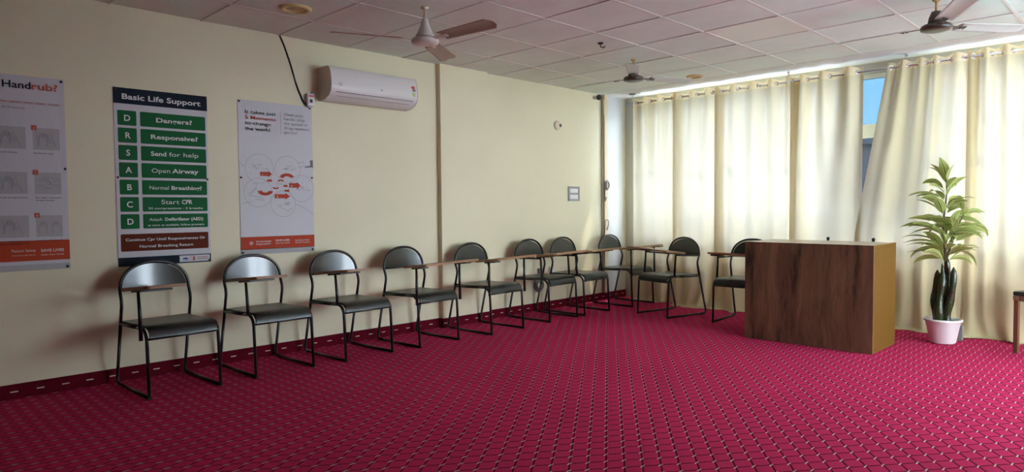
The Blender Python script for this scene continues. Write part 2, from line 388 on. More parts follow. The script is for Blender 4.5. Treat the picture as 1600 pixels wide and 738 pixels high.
# outside
bm = BM(); add_box(bm, -12, 24, YW+.16, 30, .40, .50); add_box(bm, XR+.16, 24, -8, YW+.16, -.2, -.1); o = struct('ground_outside', bm, M['ground'])
bm = BM(); add_box(bm, -10, 22, 14, 17, -3.5, 2.30)
for i in range(14):
    add_box(bm, -9+i*2.2, -8+i*2.2, 13.93, 14.0, .2, 1.6)
add_box(bm, -10.1, 22.1, 13.9, 17.1, 2.30, 2.42)
struct('wall_exterior', bm, M['ext'])
bm = BM(); add_box(bm, XR+.15, XR+2.35, -2, 7.2, 2.60, 2.72)  # unseen roof on posts, added to cut steep sky light at the right windows
for y in (1.0, 4.1, 7.1): add_box(bm, XR+2.2, XR+2.32, y-.06, y+.06, -.1, 2.60)
struct('trim_5', bm, M['ground'])['label'] = 'added light-blocking roof outside the right wall'
bm = BM(); add_box(bm, -.5, 6, YW+.15, YW+.30, 2.66, 2.74); struct('trim_3', bm, M['ground'])['label'] = 'concrete sunshade ledge over the windows'
# ------------------------------------------------------------------ curtains
rod_z, rod_y = 2.395, 6.86
rod = thing('curtain_rod', 'thin steel curtain rod running below the ceiling in front of the windows', 'curtain rod', (2.6, rod_y, rod_z))
bm = BM(); add_tube(bm, [(-2.45, 0, 0), (2.6, 0, 0)], .0105, 10); obj('rod', bm, M['steel'], rod)
for bx in (.25, 2.15, 3.215, 5.1):
    bm = BM(); add_box(bm, bx-2.6-.006, bx-2.6+.006, -.004, .004, .008, .105); add_box(bm, bx-2.6-.012, bx-2.6+.012, -.014, .014, .09, .105)
    add_tube(bm, [(bx-2.6-.008, 0, 0), (bx-2.6+.008, 0, 0)], .018, 12); obj('bracket', bm, M['steel'], rod)

def curtain(label, xa, xb, rings, shear=None, seed=0, ybase=-.01, flare=.10, ext=0):
    R = random.Random(seed); root = thing('curtain', label, 'curtain', (.5*(xa+xb), rod_y, 0), 0, 'cream eyelet curtains along the windows')
    ox = .5*(xa+xb); L_ = .2
    rs = sorted(rings)
    def phase(x):
        if x <= rs[0]: return (x-rs[0])/L_
        for i in range(len(rs)-1):
            if x <= rs[i+1]: return i+(x-rs[i])/(rs[i+1]-rs[i])
        return len(rs)-1+(x-rs[-1])/L_
    lows = [(R.uniform(2.5, 6.5), R.uniform(0, 6.3), R.uniform(.008, .016)) for _ in range(2)]+[(R.uniform(9, 12), R.uniform(0, 6.3), R.uniform(.022, .030))]
    pile = [(R.uniform(6, 16), R.uniform(0, 6.3), R.uniform(.3, 1)) for _ in range(4)]
    ph0 = R.uniform(0, 6.3)
    def pt(u, z):
        x = xa+(xb+ext-xa)*u; ph = phase(x)
        h = max(0, min(1, (2.45-z)/2.45))
        amp = .048*(1-.66*min(1, h*2.6)) * (1+.3*math.sin(3*x+5*h))
        warp = .5*h*math.sin(1.7*x+ph0)*(1-.2*h)
        amp *= max(0, min(1, (x-xa)/.07, (xb-x)/.05))
        y = amp*math.sin(2*PI*(ph+warp*.45))
        for f, p0, a in lows: y += a*math.sin(f*x*1.6+p0+h*1.2)*min(1, h*2.0)*max(0, min(1, (x-xa)/.10, (xb-x)/.08))
        xx = x
        if x > xb-.03 and ext: k_ = min(1, (x-xb+.03)/.05); y += .052*k_*k_*(3-2*k_)
        if shear: xx += shear*(1-u)**1.5*min(1, h*1.55)
        zz = z+(.009*math.cos(2*PI*ph+2.2)+.004*math.sin(5*x) if z > 2.43 else 0)
        if z < .28:                       # cloth piles up where it meets the floor
            k = (.28-z)/.28; w_ = sum(a*math.sin(f*x+p0) for f, p0, a in pile)/2.2
            y -= .75*flare*k*k*(.80+.60*w_); xx += .05*k*k*math.sin(9*x+ph0)
            zz = max(.004, z + .05*k*math.sin(7*x+ph0*2)*(1-k) + (.03*max(0, w_))*(k > .85))
        if z < 0:
            q_ = -z*flare/.1; wp = .5+.5*math.sin(8*x+ph0)+.35*math.sin(19*x+ph0*3)
            y -= q_*(.2+.7*max(0, wp)); xx += q_*.5*math.sin(6*x+ph0*2); zz = .005+.024*max(0, math.sin(17*x+ph0+40*z))*min(1, max(0, wp)+.3)*(1 if z > -.08 else .2)
        return (xx-ox, y+ybase, zz)
    nx = max(24, int((xb-xa+ext)/.0085)); zs = [2.365-.045*i for i in range(int(2.05/.045))]; zs += [zs[-1]*(1-i/14) for i in range(1, 15)]+[-.014*i for i in range(1, 7)]
    bm = BM(); G = [[bm.verts.new(pt(i/nx, z)) for i in range(nx+1)] for z in zs]
    for r in range(len(zs)-1):
        for i in range(nx): bm.faces.new((G[r][i], G[r][i+1], G[r+1][i+1], G[r+1][i])).smooth = True
    if ext:
        for f in bm.faces:
            if f.calc_center_median().x+ox-(shear or 0)*0 > xb+.004: f.material_index = 1
    obj('cloth', bm, [M['curtain'], M['curtain_hdr']], root)
    bm = BM(); zs2 = [2.442, 2.435, 2.41, 2.39, 2.365]; G = [[bm.verts.new(pt(i/nx, z)) for i in range(nx+1)] for z in zs2]
    for r in range(len(zs2)-1):
        for i in range(nx): bm.faces.new((G[r][i], G[r][i+1], G[r+1][i+1], G[r+1][i])).smooth = True
    obj('heading', bm, M['curtain_hdr'], root)
    allr = []
    for i, x in enumerate(rs):
        allr.append((x, 1)); nxt = rs[i+1] if i+1 < len(rs) else x+L_
        xm = .5*(x+nxt)
        if xm < xb-.02: allr.append((xm, -1))
    for x, sgn in allr:
        if not xa <= x <= xb: continue
        u = (x-xa)/(xb+ext-xa); p = Vector(pt(u, rod_z)); e = .006/(xb-xa)
        t = (Vector(pt(min(1, u+e), rod_z))-Vector(pt(max(0, u-e), rod_z))).normalized(); n_ = Vector((t.y, -t.x, 0))
        bm = BM(); b2 = bmesh.new()
        for a in range(20):
            th = 2*PI*a/20; cdir = t*math.cos(th)+Vector((0, 0, 1))*math.sin(th)
            for b_ in range(6):
                ph = 2*PI*b_/6; b2.verts.new(p+cdir*(.0195+.0055*math.cos(ph))+n_*.004*math.sin(ph))
        b2.verts.ensure_lookup_table()
        for a in range(20):
            for b_ in range(6):
                b2.faces.new([b2.verts[q] for q in (a*6+b_, a*6+(b_+1) % 6, ((a+1) % 20)*6+(b_+1) % 6, ((a+1) % 20)*6+b_)]).smooth = True
        merge(bm, b2); obj('eyelet', bm, M['steel'], root)
    return root
curtain('cream eyelet curtain hanging nearest the corner, above the corner chair', .265, .822, [.316, .509, .693], seed=1, ext=.075, ybase=-.01, flare=.035)
curtain('narrow cream curtain second from the corner, between two darker seams', .812, 1.348, [.922, 1.125, 1.313], seed=2, ext=.075, ybase=-.01, flare=.10)
curtain('cream curtain third from the corner, behind the chair beside the desk', 1.338, 2.185, [1.42, 1.612, 1.84, 2.03], seed=3, ext=.075, ybase=-.01, flare=.09)
curtain('cream curtain ending at the left edge of the open window slit', 2.174, 2.86, [2.195, 2.348, 2.56, 2.808], seed=4, ybase=-.01, flare=.08)
curtain('cream curtain slanting across the right of the open window slit, behind the plant', 3.07, 3.698, [3.10, 3.24, 3.382, 3.485, 3.66], shear=-.27, seed=5, ext=.075, ybase=-.01, flare=.10)
curtain('cream curtain at the right end of the photo, behind the wooden chair leg', 3.686, 5.15, [3.726, 3.857, 4.0, 4.2, 4.4, 4.6, 4.8, 5.0], seed=6, ybase=-.01, flare=.10)

# ------------------------------------------------------------------ tablet chairs
HW = .215
def build_chair(label, loc, rotz, board='wide', mount='front', arm=False, be=.30, bs=-.245, roll_=.02, lift=0):
    t = thing('tablet_chair', label, 'chair', loc, rotz, 'black tablet-arm chairs around the room')
    r = .0105
    for sgn in (-1, 1):
        y = sgn*HW
        bm = BM(); add_tube(bm, fillet([(.10, y, .418), (.222, y, .424), (.266, y, .38), (.285, y, .0115)], [0, .045, .03, 0]), r); obj('leg', bm, M['black_metal'], t)
        bm = BM(); add_tube(bm, fillet([(-.20, y, .0115), (-.29, y, .0115), (-.188, y, .405)], .09, 8), r); obj('leg', bm, M['black_metal'], t)
        bm = BM(); add_tube(bm, [(.2925, y, .0115), (-.205, y, .0115)], r); obj('runner', bm, M['black_metal'], t)
    # hoop and kinked uprights
    H = [(-.188, -HW, .405), (-.150, -HW, .552), (-.182, -HW, .625)]
    hoop = [(-.182-.012*math.sin(PI*k/24), -HW*(1 if 0 else 1)*math.copysign(abs(math.cos(PI*k/24))**.92, math.cos(PI*k/24)), .625+.178*math.sin(PI*k/24)**.92) for k in range(1, 24)]
    pts = fillet(H+[(-.183, -HW, .64)], [0, .035, .03, 0], 5)[:-1]+hoop
    pts += [Vector((p[0], -p[1], p[2])) for p in reversed(fillet(H+[(-.183, -HW, .64)], [0, .035, .03, 0], 5)[:-1])]
    bm = BM(); add_tube(bm, pts, r); add_tube(bm, [(-.182, -HW, .628), (-.182, HW, .628)], .008); obj('back_frame', bm, M['black_metal'], t)
    bm = BM()
    for sgn in (-1, 1): add_tube(bm, [(-.186, sgn*HW, .409), (.12, sgn*HW, .419)], r)
    add_tube(bm, [(-.186, -HW, .409), (-.186, HW, .409)], .009); add_tube(bm, [(.272, -HW, .365), (.272, HW, .365)], .007)
    obj('seat_frame', bm, M['black_metal'], t)
    # seat board with rolled front
    top = fillet([(-.19, .428), (.20, .440), (.262, .432), (.286, .372)], [0, .05, .04, 0], 6)
    top = [(-.19, .4285), (-.05, .4285), (.08, .434), (.18, .4395), (.215, .4395), (.245, .434), (.266, .421), (.279, .402), (.285, .372)]
    bot = [(p-.010*(.3 if q > .43 else 1), q-.014*(1 if q > .41 else .2)) for p, q in reversed(top)]
    bm = BM(); add_prism(bm, top+bot, lambda p, q, a: (p, a, q), -HW+.012, HW-.012, smooth=True); so = obj('seat', bm, M['seat'], t)
    md = so.modifiers.new('split', 'EDGE_SPLIT'); md.split_angle = math.radians(50)
    # D-shaped back panel, slightly dished
    bm = BM(); G = {}; NC, NR = 22, 8
    for i in range(NC+1):
        th = PI*(.02+.96*i/NC); yv = -(HW-.014)*math.copysign(abs(math.cos(th))**.92, math.cos(th)); ztop = .632+.158*math.sin(th)**.92
        for j in range(NR+1):
            z = .632+(ztop-.632)*j/NR; xx = -.184-.012*(z-.63)/.17-.020*(1-(yv/HW)**2)
            for sd in (0, 1): G[i, j, sd] = bm.verts.new((xx+(.006 if sd else -.006), yv, z))
    for i in range(NC):
        for j in range(NR):
            for sd in (0, 1): bm.faces.new([G[q] for q in ((i, j, sd), (i+1, j, sd), (i+1, j+1, sd), (i, j+1, sd))]).smooth = True
        for j in (0, NR): bm.faces.new([bm.verts.new(G[q].co) for q in ((i, j, 0), (i+1, j, 0), (i+1, j, 1), (i, j, 1))])
    for i in (0, NC):
        for j in range(NR): bm.faces.new([bm.verts.new(G[q].co) for q in ((i, j, 0), (i, j+1, 0), (i, j+1, 1), (i, j, 1))])
    obj('backrest', bm, M['back'], t)
    # writing board, posts and brackets
    def board_mesh(x0, x1, y0, y1, z0, z1, cut, rl=0):
        bm = BM(); pl = fillet([(x0, y1-.02, 0), (x0, y0, 0), (x1-cut, y0, 0), (x1, y0+cut*.4, 0), (x1, y1, 0), (x0, y1, 0), (x0, y1-.02, 0)], .018, 4)
        pl = [(p.x, p.y) for p in pl[1:-1]]
        add_prism(bm, pl, lambda p, q, a: (p, q, a+(p-.5*(x0+x1))*.10+q*rl), z0, z1)
        bm.normal_update()
        for f in bm.faces: f.material_index = 0 if abs(f.normal.z) > .5 else 1
        o = obj('writing_board', bm, [M['board'], M['board_edge']], t); return o
    if board == 'small':
        board_mesh(-.105, .335, -.235, .005, .654, .672, .03)
        px, y = (.222, -.232) if mount == 'front' else (.185, -HW)
        bm = BM(); z0 = .355 if mount == 'front' else .425
        add_tube(bm, [(px, y, z0), (px-.004, y, .50), (px-.022, y, .655)], .0115, radii=[.012, .0115, .009]); obj('support_post', bm, M['black_metal'], t)
        bm = BM(); add_box(bm, px-.11, px+.06, y-.012, y+.17, .640, .652, bev=.003, mtx=Matrix.Translation((0, 0, .653)) @ Matrix.Rotation(-math.atan(.10), 4, 'Y') @ Matrix.Translation((-.0, 0, -.6645))); obj('bracket', bm, M['plate'], t)
    else:
        board_mesh(.115, .39, bs, be, .665+lift, .683+lift, .05, roll_)
        for sgn in (-1, 1):
            if mount == 'front': a, b, y, z0 = .285, .280, sgn*.237, .355
            else: a, b, y, z0 = .185, .165, sgn*HW, .425
            bm = BM(); zb = .6645+lift+(b-.2525)*.10+y*roll_; add_tube(bm, [(a, y, z0), (b, y, zb-.004)], .0115, radii=[.0125, .0095]); obj('support_post', bm, M['black_metal'], t)
            bm = BM(); add_box(bm, b-.04, min(b+.14, .375), y-.02, y+.05, -.013, -.0008, bev=.003, mtx=Matrix.Translation((b, 0, zb)) @ Matrix.Rotation(-math.atan(.10), 4, 'Y') @ Matrix.Translation((-b, 0, 0))); obj('bracket', bm, M['plate'], t)
            if arm:
                bm = BM(); add_tube(bm, [(b, y, zb-.022), (-.172, sgn*HW, .622)], .008); obj('arm_bar', bm, M['black_metal'], t)
    return t
D = math.radians
XC = .345
build_chair('black tablet-arm chair in front of the navy-headed green panel poster', (.352, 1.475, 0), D(2.5), 'small', 'front')
build_chair('black tablet-arm chair below the poster with orange arrows and circles', (.322, 2.152, 0), D(1.5), 'small', 'mid')
build_chair('black tablet-arm chair standing alone below the air conditioner', (.340, 2.82, 0), D(3), 'small', 'mid')
build_chair('black wide-board chair just left of the shallow wall pillar', (.350, 3.50, 0), D(2.5), 'wide', 'front', be=.37)
build_chair('black wide-board chair standing in front of the shallow wall pillar', (.375, 4.276, 0), D(3), 'wide', 'front')
build_chair('black wide-board chair in front of the coiled cable low on the wall', (.330, 5.125, 0), D(1), 'wide', 'mid', True)
build_chair('black wide-board chair below the wall switch plate, two before the corner', (.325, 5.68, 0), D(.8), 'wide', 'mid', True)
build_chair('black wide-board chair in the room corner, facing away from the left wall', (.345, 6.515, 0), D(.5), 'wide', 'front', be=.262)
build_chair('black wide-board chair with its back to the curtains, beside the corner chair', (1.195, 6.21, 0), math.atan2(-.97, -.21), 'wide', 'mid', True, bs=-.29, roll_=-.04, lift=.016)
build_chair('black wide-board chair partly hidden behind the left end of the wooden desk', (1.985, 6.28, 0), math.atan2(-.99, .09), 'wide', 'mid', True, roll_=-.01)

# ------------------------------------------------------------------ desk
desk = thing('counter_desk', 'dark walnut-fronted reception desk with beige sides, facing the room', 'desk', (2.358, 5.494, 0), 0)
DW, DD, DH = 1.018, .555, .832
bm = BM(); add_box(bm, 0, DW, 0, .019, .002, DH, bev=.0012); obj('front_panel', bm, M['walnut'], desk)
for x in (0, DW-.02): boxobj('side_panel', (x, x+.02, .0195, DD, .002, DH-.028), M['desk_side'], desk, .0012)
bm = BM(); add_box(bm, 0, DW, .0195, DD, DH-.0265, DH, bev=.0012); bm.normal_update()
for f in bm.faces: f.material_index = 0 if f.normal.z > .5 else 1
obj('desk_top', bm, [M['desk_top'], M['desk_side']], desk)
boxobj('shelf', (.0205, DW-.0205, .02, DD-.06, .42, .438), M['desk_side'], desk)

# ------------------------------------------------------------------ chairs mostly hidden or outside the frame
def plain_chair(name, label, loc, rotz, w_, posts_h, wood):
    t = thing(name, label, 'chair', loc, rotz)
    m_ = M['chair_wood'] if wood else M['black_metal']
    for sx_ in (-1, 1):
        bm = BM(); add_box(bm, .19, .22, sx_*w_-.016, sx_*w_+.016, 0, .425, bev=.004); obj('leg', bm, m_, t)
        if wood:
            bm = BM(); add_box(bm, .186, .224, sx_*w_-.02, sx_*w_+.02, .405, .44, bev=.003); obj('leg_cap', bm, M['steel'], t)
        bm = BM(); add_tube(bm, [(-.22, sx_*w_, 0), (-.20, sx_*w_, .42), (-.25, sx_*w_, posts_h)], .013); obj('leg', bm, m_, t)
        bm = BM(); add_lathe(bm, [(0, posts_h-.008), (.014, posts_h-.004), (.015, posts_h+.006), (.008, posts_h+.014), (0, posts_h+.016)], -.25, sx_*w_, 12); obj('finial', bm, M['black_pl'], t)
    bm = BM(); add_box(bm, -.2, .23, -w_-.02, w_+.02, .44, .475, bev=.012); obj('seat', bm, M['seat'], t)
    bm = BM(); add_box(bm, -.21, .21, -w_+.012, -w_+.03, .40, .44); add_box(bm, -.21, .21, w_-.03, w_-.012, .40, .44); add_box(bm, .19, .21, -w_, w_, .40, .44); obj('seat_frame', bm, m_, t)
    bm = BM(); add_box(bm, -.245, -.215, -w_+.005, w_-.005, posts_h-.25, posts_h-.08, bev=.008); obj('backrest', bm, M['seat'], t)
plain_chair('desk_chair', 'dark chair behind the desk, only its two post tips showing', (2.87, 6.27, 0), -PI/2, .195, .828, False)
plain_chair('visitor_chair', 'red-brown wooden chair cut off by the right edge of the photo', (4.395, 6.43, 0), D(-108), .20, .80, True)

# ------------------------------------------------------------------ potted plant
pl = thing('potted_plant', 'artificial plant with striped leaves in a white pot, right of the desk', 'plant', (3.645, 6.36, 0))
bm = BM(); add_lathe(bm, [(0, .004), (.085, .004), (.093, .012), (.118, .150), (.121, .152), (.123, .180), (.136, .184), (.138, .200), (.128, .203), (.122, .196), (.118, .18), (0, .176)], seg=40); obj('pot', bm, M['pot'], pl)
bm = BM(); add_lathe(bm, [(.117, .178), (.06, .184), (0, .187)], seg=24); obj('soil', bm, M['soil'], pl)
rp = random.Random(11)
bm = BM()
for (bx, by, tx, ty, zt, tw) in ((-.045, -.01, -.055, 0, .60, .3), (-.012, -.035, -.01, -.03, .66, -.5), (.022, .02, .015, .01, .70, .5), (.035, -.025, .075, -.02, .63, .6), (-.03, .035, -.03, .03, .58, -.3)):
    P = []; rad = []
    for k in range(15):
        u = k/14; z = .16+(zt-.16)*u
        P.append((bx*(1-u)+tx*u+.010*math.sin(6*u+tw*6), by*(1-u)+ty*u+.010*math.cos(5*u+tw*9), z)); rad.append(.034-.010*u+.005*math.sin(13*u+bx*80)-.012*max(0, u-.7)/.3+(-.008 if k == 14 else 0))
    add_tube(bm, P, .03, 10, radii=rad)
obj('trunk', bm, M['trunk'], pl)
stems = []
bm = BM()
P = [(.0+.012*math.sin(k), .0+.01*math.cos(1.3*k), .55+.087*k) for k in range(11)]; add_tube(bm, P, .006, 6, radii=[.011-.0007*k for k in range(11)]); stems.append(P)
for (tx, ty, zt) in ((.11, -.04, 1.06), (-.05, .07, .98), (.05, .06, .95)):
    Q = [(.04*u+tx*u*u*.9, ty*u, .56+(zt-.56)*u) for u in [k/6 for k in range(7)]]; add_tube(bm, Q, .005, 6); stems.append(Q)
obj('stem', bm, M['stem'], pl)
bm = BM(); uvl = bm.loops.layers.uv.new('UVMap')
def leaf(base, az, el, ln, wd, droop, tw):
    d = Vector((math.cos(az), math.sin(az), 0)); side0 = Vector((-math.sin(az), math.cos(az), 0)); n = 13; rows = []
    p = Vector(base); e = el
    for i in range(n+1):
        u = i/n; dirv = d*math.cos(e)+Vector((0, 0, 1))*math.sin(e); up = -d*math.sin(e)+Vector((0, 0, 1))*math.cos(e)
        sd_ = side0*math.cos(tw)+up*math.sin(tw); upn = up*math.cos(tw)-side0*math.sin(tw)
        wv = wd*(max(0, math.sin(PI*((u-.16)/.84)**.72))**1.05 if u > .16 else 0)+.002
        if u >= .999: wv = .0005
        rows.append([(p+sd_*wv*q+upn*(abs(q)*wv*.30), .5+q*.5, u) for q in (-1, -.5, 0, .5, 1)])
        p = p+dirv*(ln/n); e -= droop/n*(.3+1.4*u)
    V = [[bm.verts.new(c_[0]) for c_ in r_] for r_ in rows]
    for i in range(n):
        for k in range(4):
            f = bm.faces.new((V[i][k], V[i][k+1], V[i+1][k+1], V[i+1][k])); f.smooth = True
            for lp, (a, b) in zip(f.loops, ((i, k), (i, k+1), (i+1, k+1), (i+1, k))): lp[uvl].uv = rows[a][b][1:]
for i in range(50):
    u = i/49; z = .63+.70*u
    k = (z-.55)/.087; b = P[min(10, int(k))]
    az = i*2.39996+rp.uniform(-.6, .6)
    ln = (.33-.09*u)*rp.uniform(.75, 1.12); el = rp.uniform(.15, 1.05)+.15*u
    if u > .92: el = rp.uniform(.75, 1.35); ln = .21*rp.uniform(.85, 1.1)
    leaf((b[0], b[1], z), az, el, ln, .032*rp.uniform(.75, 1.15), rp.uniform(.7, 1.9)*(1 if u < .92 else .45), rp.uniform(-1.0, 1.0))
for Q in stems[1:]:
    for j in range(8):
        q = Q[6-(j % 3)]; leaf(q, j*2.4+rp.uniform(0, 1), rp.uniform(0, 1.0), rp.uniform(.20, .33), .034*rp.uniform(.8, 1.15), rp.uniform(.7, 1.8), rp.uniform(-1.0, 1.0))
for az, zb_, ln in ((3.5, .80, .34), (3.8, .74, .33), (.65, .86, .35), (.95, .72, .33), (3.2, .68, .30), (5.3, .75, .30)):
    leaf((P[2][0], P[2][1], zb_), az, .55, ln, .037, 1.15, rp.uniform(-.3, .3))
me_o = obj('foliage', bm, M['leaf'], pl)
bm = BM(); add_box(bm, 3.675, 3.745, 6.55, 6.60, 0, .125, bev=.008); tag(obj('grey_box', bm, M['grey_pl']), 'small dark grey box on the carpet behind the white flowerpot', 'box')
# ------------------------------------------------------------------ ceiling fans
def fan(label, x, y, zb, R, angles, style):
    t = thing('ceiling_fan', label, 'ceiling fan', (x, y, 0), 0, 'three-blade ceiling fans')
    body = M['fan_white'] if style == 'white' else M['fan_brown']
    bm = BM(); add_tube(bm, [(0, 0, 2.497), (0, 0, zb+.08)], .009, 10); add_lathe(bm, [(0, 2.4985), (.028, 2.498), (.026, 2.488), (.012, 2.478), (0, 2.478)], seg=16)
    obj('rod', bm, M['beige_pl'] if style == 'white' else M['brass'], t)
    bm = BM()
    if style == 'white': add_lathe(bm, [(.012, zb+.175), (.02, zb+.17), (.03, zb+.13), (.055, zb+.075), (.064, zb+.062), (.062, zb+.052), (0, zb+.05)], seg=28)
    else: add_lathe(bm, [(.012, zb+.135), (.03, zb+.13), (.045, zb+.09), (.05, zb+.055), (0, zb+.05)], seg=28)
    obj('canopy', bm, body, t)
    bm = BM(); add_lathe(bm, [(0, zb+.052), (.055, zb+.052), (.085, zb+.042), (.095, zb+.026), (.090, zb+.010), (.065, zb+.002), (.03, zb), (0, zb)], seg=36); obj('motor', bm, body, t)
    for a in angles:
        mt = Matrix.Rotation(a, 4, 'Z') @ Matrix.Translation((0, 0, zb+.036)) @ Matrix.Rotation(D(-11 if style != 'white' else -13), 4, 'X')
        bm = BM(); b2 = bmesh.new(); n = 14; rows = []
        for i in range(n+1):
            u = i/n; xx = .16+(R-.16)*u; hw = .052+.014*u
            if u > .93: hw *= math.sqrt(max(.06, 1-((u-.93)/.07)**2*.8))
            rows.append([b2.verts.new((xx, hw*q, -.006*(1-q*q)*-1+zz)) for zz in (0, -.003) for q in (-1, -.8, -.3, .3, .8, 1)])
        for i in range(n):
            for off in (0, 6):
                for k in range(5): b2.faces.new((rows[i][off+k], rows[i][off+k+1], rows[i+1][off+k+1], rows[i+1][off+k])).smooth = True
            for k in (0, 5): b2.faces.new((rows[i][k], rows[i+1][k], rows[i+1][6+k], rows[i][6+k]))
        for i in (0, n):
            for k in range(5): b2.faces.new((rows[i][k], rows[i][k+1], rows[i][6+k+1], rows[i][6+k]))
        merge(bm, b2, 0, mt); bl = obj('blade', bm, M['fan_blade_brown'] if style == 'white' else M['fan_blade_pale'], t)
        bm = BM(); add_box(bm, .075, .215, -.016, .016, -.008, -.0035, mtx=mt, bev=.001)
        for hx in (.175, .20):
            for hy in (-.008, .008): add_box(bm, hx-.004, hx+.004, hy-.004, hy+.004, -.012, -.006, mtx=mt)
        obj('blade_arm', bm, body, bl)
fan('cream ceiling fan with rose-brown blades, above the air conditioner', 1.37, 2.83, 2.245, .62, [D(5), D(125), D(245)], 'white')
fan('brown-hubbed ceiling fan nearest the room corner', 1.40, 5.22, 2.295, .61, [D(63), D(183), D(304)], 'brown')
fan('brown-hubbed ceiling fan cut by the top right of the photo', 3.83, 5.18, 2.285, .65, [D(53), D(177), D(297)], 'brown')

# ------------------------------------------------------------------ ceiling fittings
t = thing('ceiling_light', 'flat square light panel set flush among the ceiling tiles', 'ceiling light', (X0+3.5*SX, Y0+2.5*SY, 2.5))
boxobj('diffuser', (-.285, .285, -.278, .278, -.001, .006), add_noise(mat('pale_light_diffuser', (.74, .74, .66), .35), 5, .02), t)
bm = BM()
for a in ((-.295, -.282, -.287, .287), (.282, .295, -.287, .287), (-.282, .282, -.287, -.275), (-.282, .282, .275, .287)): add_box(bm, *a, -.004, .014)
obj('frame', bm, M['tbar'], t)
def downlight(label, x, y, r, rim, centre):
    t = thing('downlight', label, 'downlight', (x, y, 2.5), 0, 'round recessed ceiling downlights')
    bm = BM(); add_lathe(bm, [(r*.66, .004), (r*.68, -.012), (r*.9, -.016), (r, -.008), (r, .004)], seg=32); obj('rim', bm, rim, t)
    bm = BM(); add_lathe(bm, [(0, -.004), (r*.3, -.007), (r*.67, -.001)], seg=32); obj('lens', bm, centre, t)
downlight('yellowed round downlight at the top left, before the cream fan', .745, 2.22, .105, M['yellow_cream'], add_noise(mat('yellow_lens', (.55, .40, .13), .4), 12, .4))
downlight('small tan round downlight near the curtains, right of the corner fan', 1.372, 6.36, .085, M['brass'], mat('tan_lens', (.42, .22, .08), .4))
bm = BM(); add_lathe(bm, [(0, 0), (.024, 0), (.022, -.010), (0, -.012)], seg=14); add_tube(bm, [(0, 0, -.006), (.0, .0, -.03), (.02, .012, -.042), (.036, .02, -.030)], .005, 8)
tag(obj('ceiling_hook', bm, M['plate'], loc=(1.57, 4.50, 2.5)), 'small dark hook fixed to a ceiling tile left of the corner fan', 'hook')
bm = BM(); add_lathe(bm, [(0, 0), (.045, 0), (.042, -.010), (0, -.014)], seg=20)
tag(obj('grey_disc', bm, M['grey_pl'], loc=(.285, 6.80, 2.5)), 'small grey cap on the plastered ceiling margin in the corner', 'cap')
t = thing('security_camera', 'small black-lensed camera high on the wall by the room corner', 'camera', (0, 6.42, 2.45))
bm = BM(); add_tube(bm, [(0, 0, .0), (.05, 0, .0)], .022, 14); obj('base', bm, M['white_pl'], t)
bm = BM(); b2 = bmesh.new(); bmesh.ops.create_uvsphere(b2, u_segments=20, v_segments=12, radius=.034)
merge(bm, b2, 0, Matrix.Translation((.075, .0, -.005)), True); obj('lens_ball', bm, M['black_pl'], t)

# ------------------------------------------------------------------ air conditioner
t = thing('air_conditioner', 'white split air conditioner mounted high on the left wall', 'air conditioner', (0, 2.79, 2.02))
W_ = .855
prof = [(0, .27), (.13, .272), (.165, .268), (.190, .235), (.205, .17), (.208, .11), (.200, .07), (.17, .035), (.10, .006), (.03, 0), (0, .005)]
bm = BM(); add_prism(bm, prof, lambda p, q, a: (p, a, q), .004, W_-.004, smooth=True)
o = obj('body', bm, M['white_pl'], t); md = o.modifiers.new('split', 'EDGE_SPLIT'); md.split_angle = D(40)
side_m = mat('ac_side_plastic', (.66, .58, .50), .35)
for ya, yb in ((0, .006), (W_-.006, W_)):
    bm = BM(); add_prism(bm, [(p*1.015, q*1.0) for p, q in prof], lambda p, q, a: (p, a, q), ya, yb); obj('end_cap', bm, side_m, t)
def on_face(d, y0, y1, q0, q1, mi_m, name, par):    # thin strip on the lower curved face between profile heights
    def px(q):
        pr = sorted([(b_, a_) for a_, b_ in prof[3:10]])
        for (qa, pa), (qb, pb) in zip(pr, pr[1:]):
            if qa <= q <= qb: return pa+(pb-pa)*(q-qa)/(qb-qa)
        return pr[-1][1]
    bm = BM(); n = 4; A = [[bm.verts.new((px(q0+(q1-q0)*k/n)+d, y, q0+(q1-q0)*k/n-d*.3)) for k in range(n+1)] for y in (y0, y1)]
    for k in range(n): bm.faces.new((A[0][k], A[0][k+1], A[1][k+1], A[1][k])).smooth = True
    return obj(name, bm, mi_m, par)
flap = on_face(.003, .05, W_-.05, .012, .062, M['white_pl'], 'louver_flap', t)
on_face(.0035, .045, W_-.045, .0625, .066, M['dark_gap'], 'gap', flap)
on_face(.0045, .06, W_-.07, .034, .0365, M['grey_pl'], 'gap', flap)
boxobj('sensor', (.2065, .2095, .47, .482, .115, .127), M['grey_pl'], t)
# round logo badge and star-rating sticker
bm = BM()
for k in range(24):
    a0, a1 = 2*PI*k/24, 2*PI*(k+1)/24
    bm.faces.new([bm.verts.new((.2095, .085+r_*math.cos(a), .125+r_*math.sin(a))) for r_, a in ((.010, a0), (.0135, a0), (.0135, a1), (.010, a1))])
add_box(bm, .208, .2096, .064, .068, .120, .130); add_box(bm, .208, .2096, .0845, .0875, .119, .125); obj('badge', bm, M['grey_pl'], t)
bm = BM()
add_prism(bm, [(.803+.020*math.cos(2*PI*k/20), .182+.012*math.sin(2*PI*k/20)) for k in range(20)], lambda p, q, a: (a-.02*(q-.17), p, q), .2055, .2078, 0)
add_prism(bm, [(.812+.018*math.cos(2*PI*k/20), .160+.014*math.sin(2*PI*k/20)) for k in range(20)], lambda p, q, a: (a, p, q), .2055, .2085, 1)
add_box(bm, .2075, .2098, .797, .825, .105, .138, 2)
obj('rating_sticker', bm, [M['red'], M['grey_pl'], mat('pale_green_sticker', (.55, .60, .25), .5)], t)

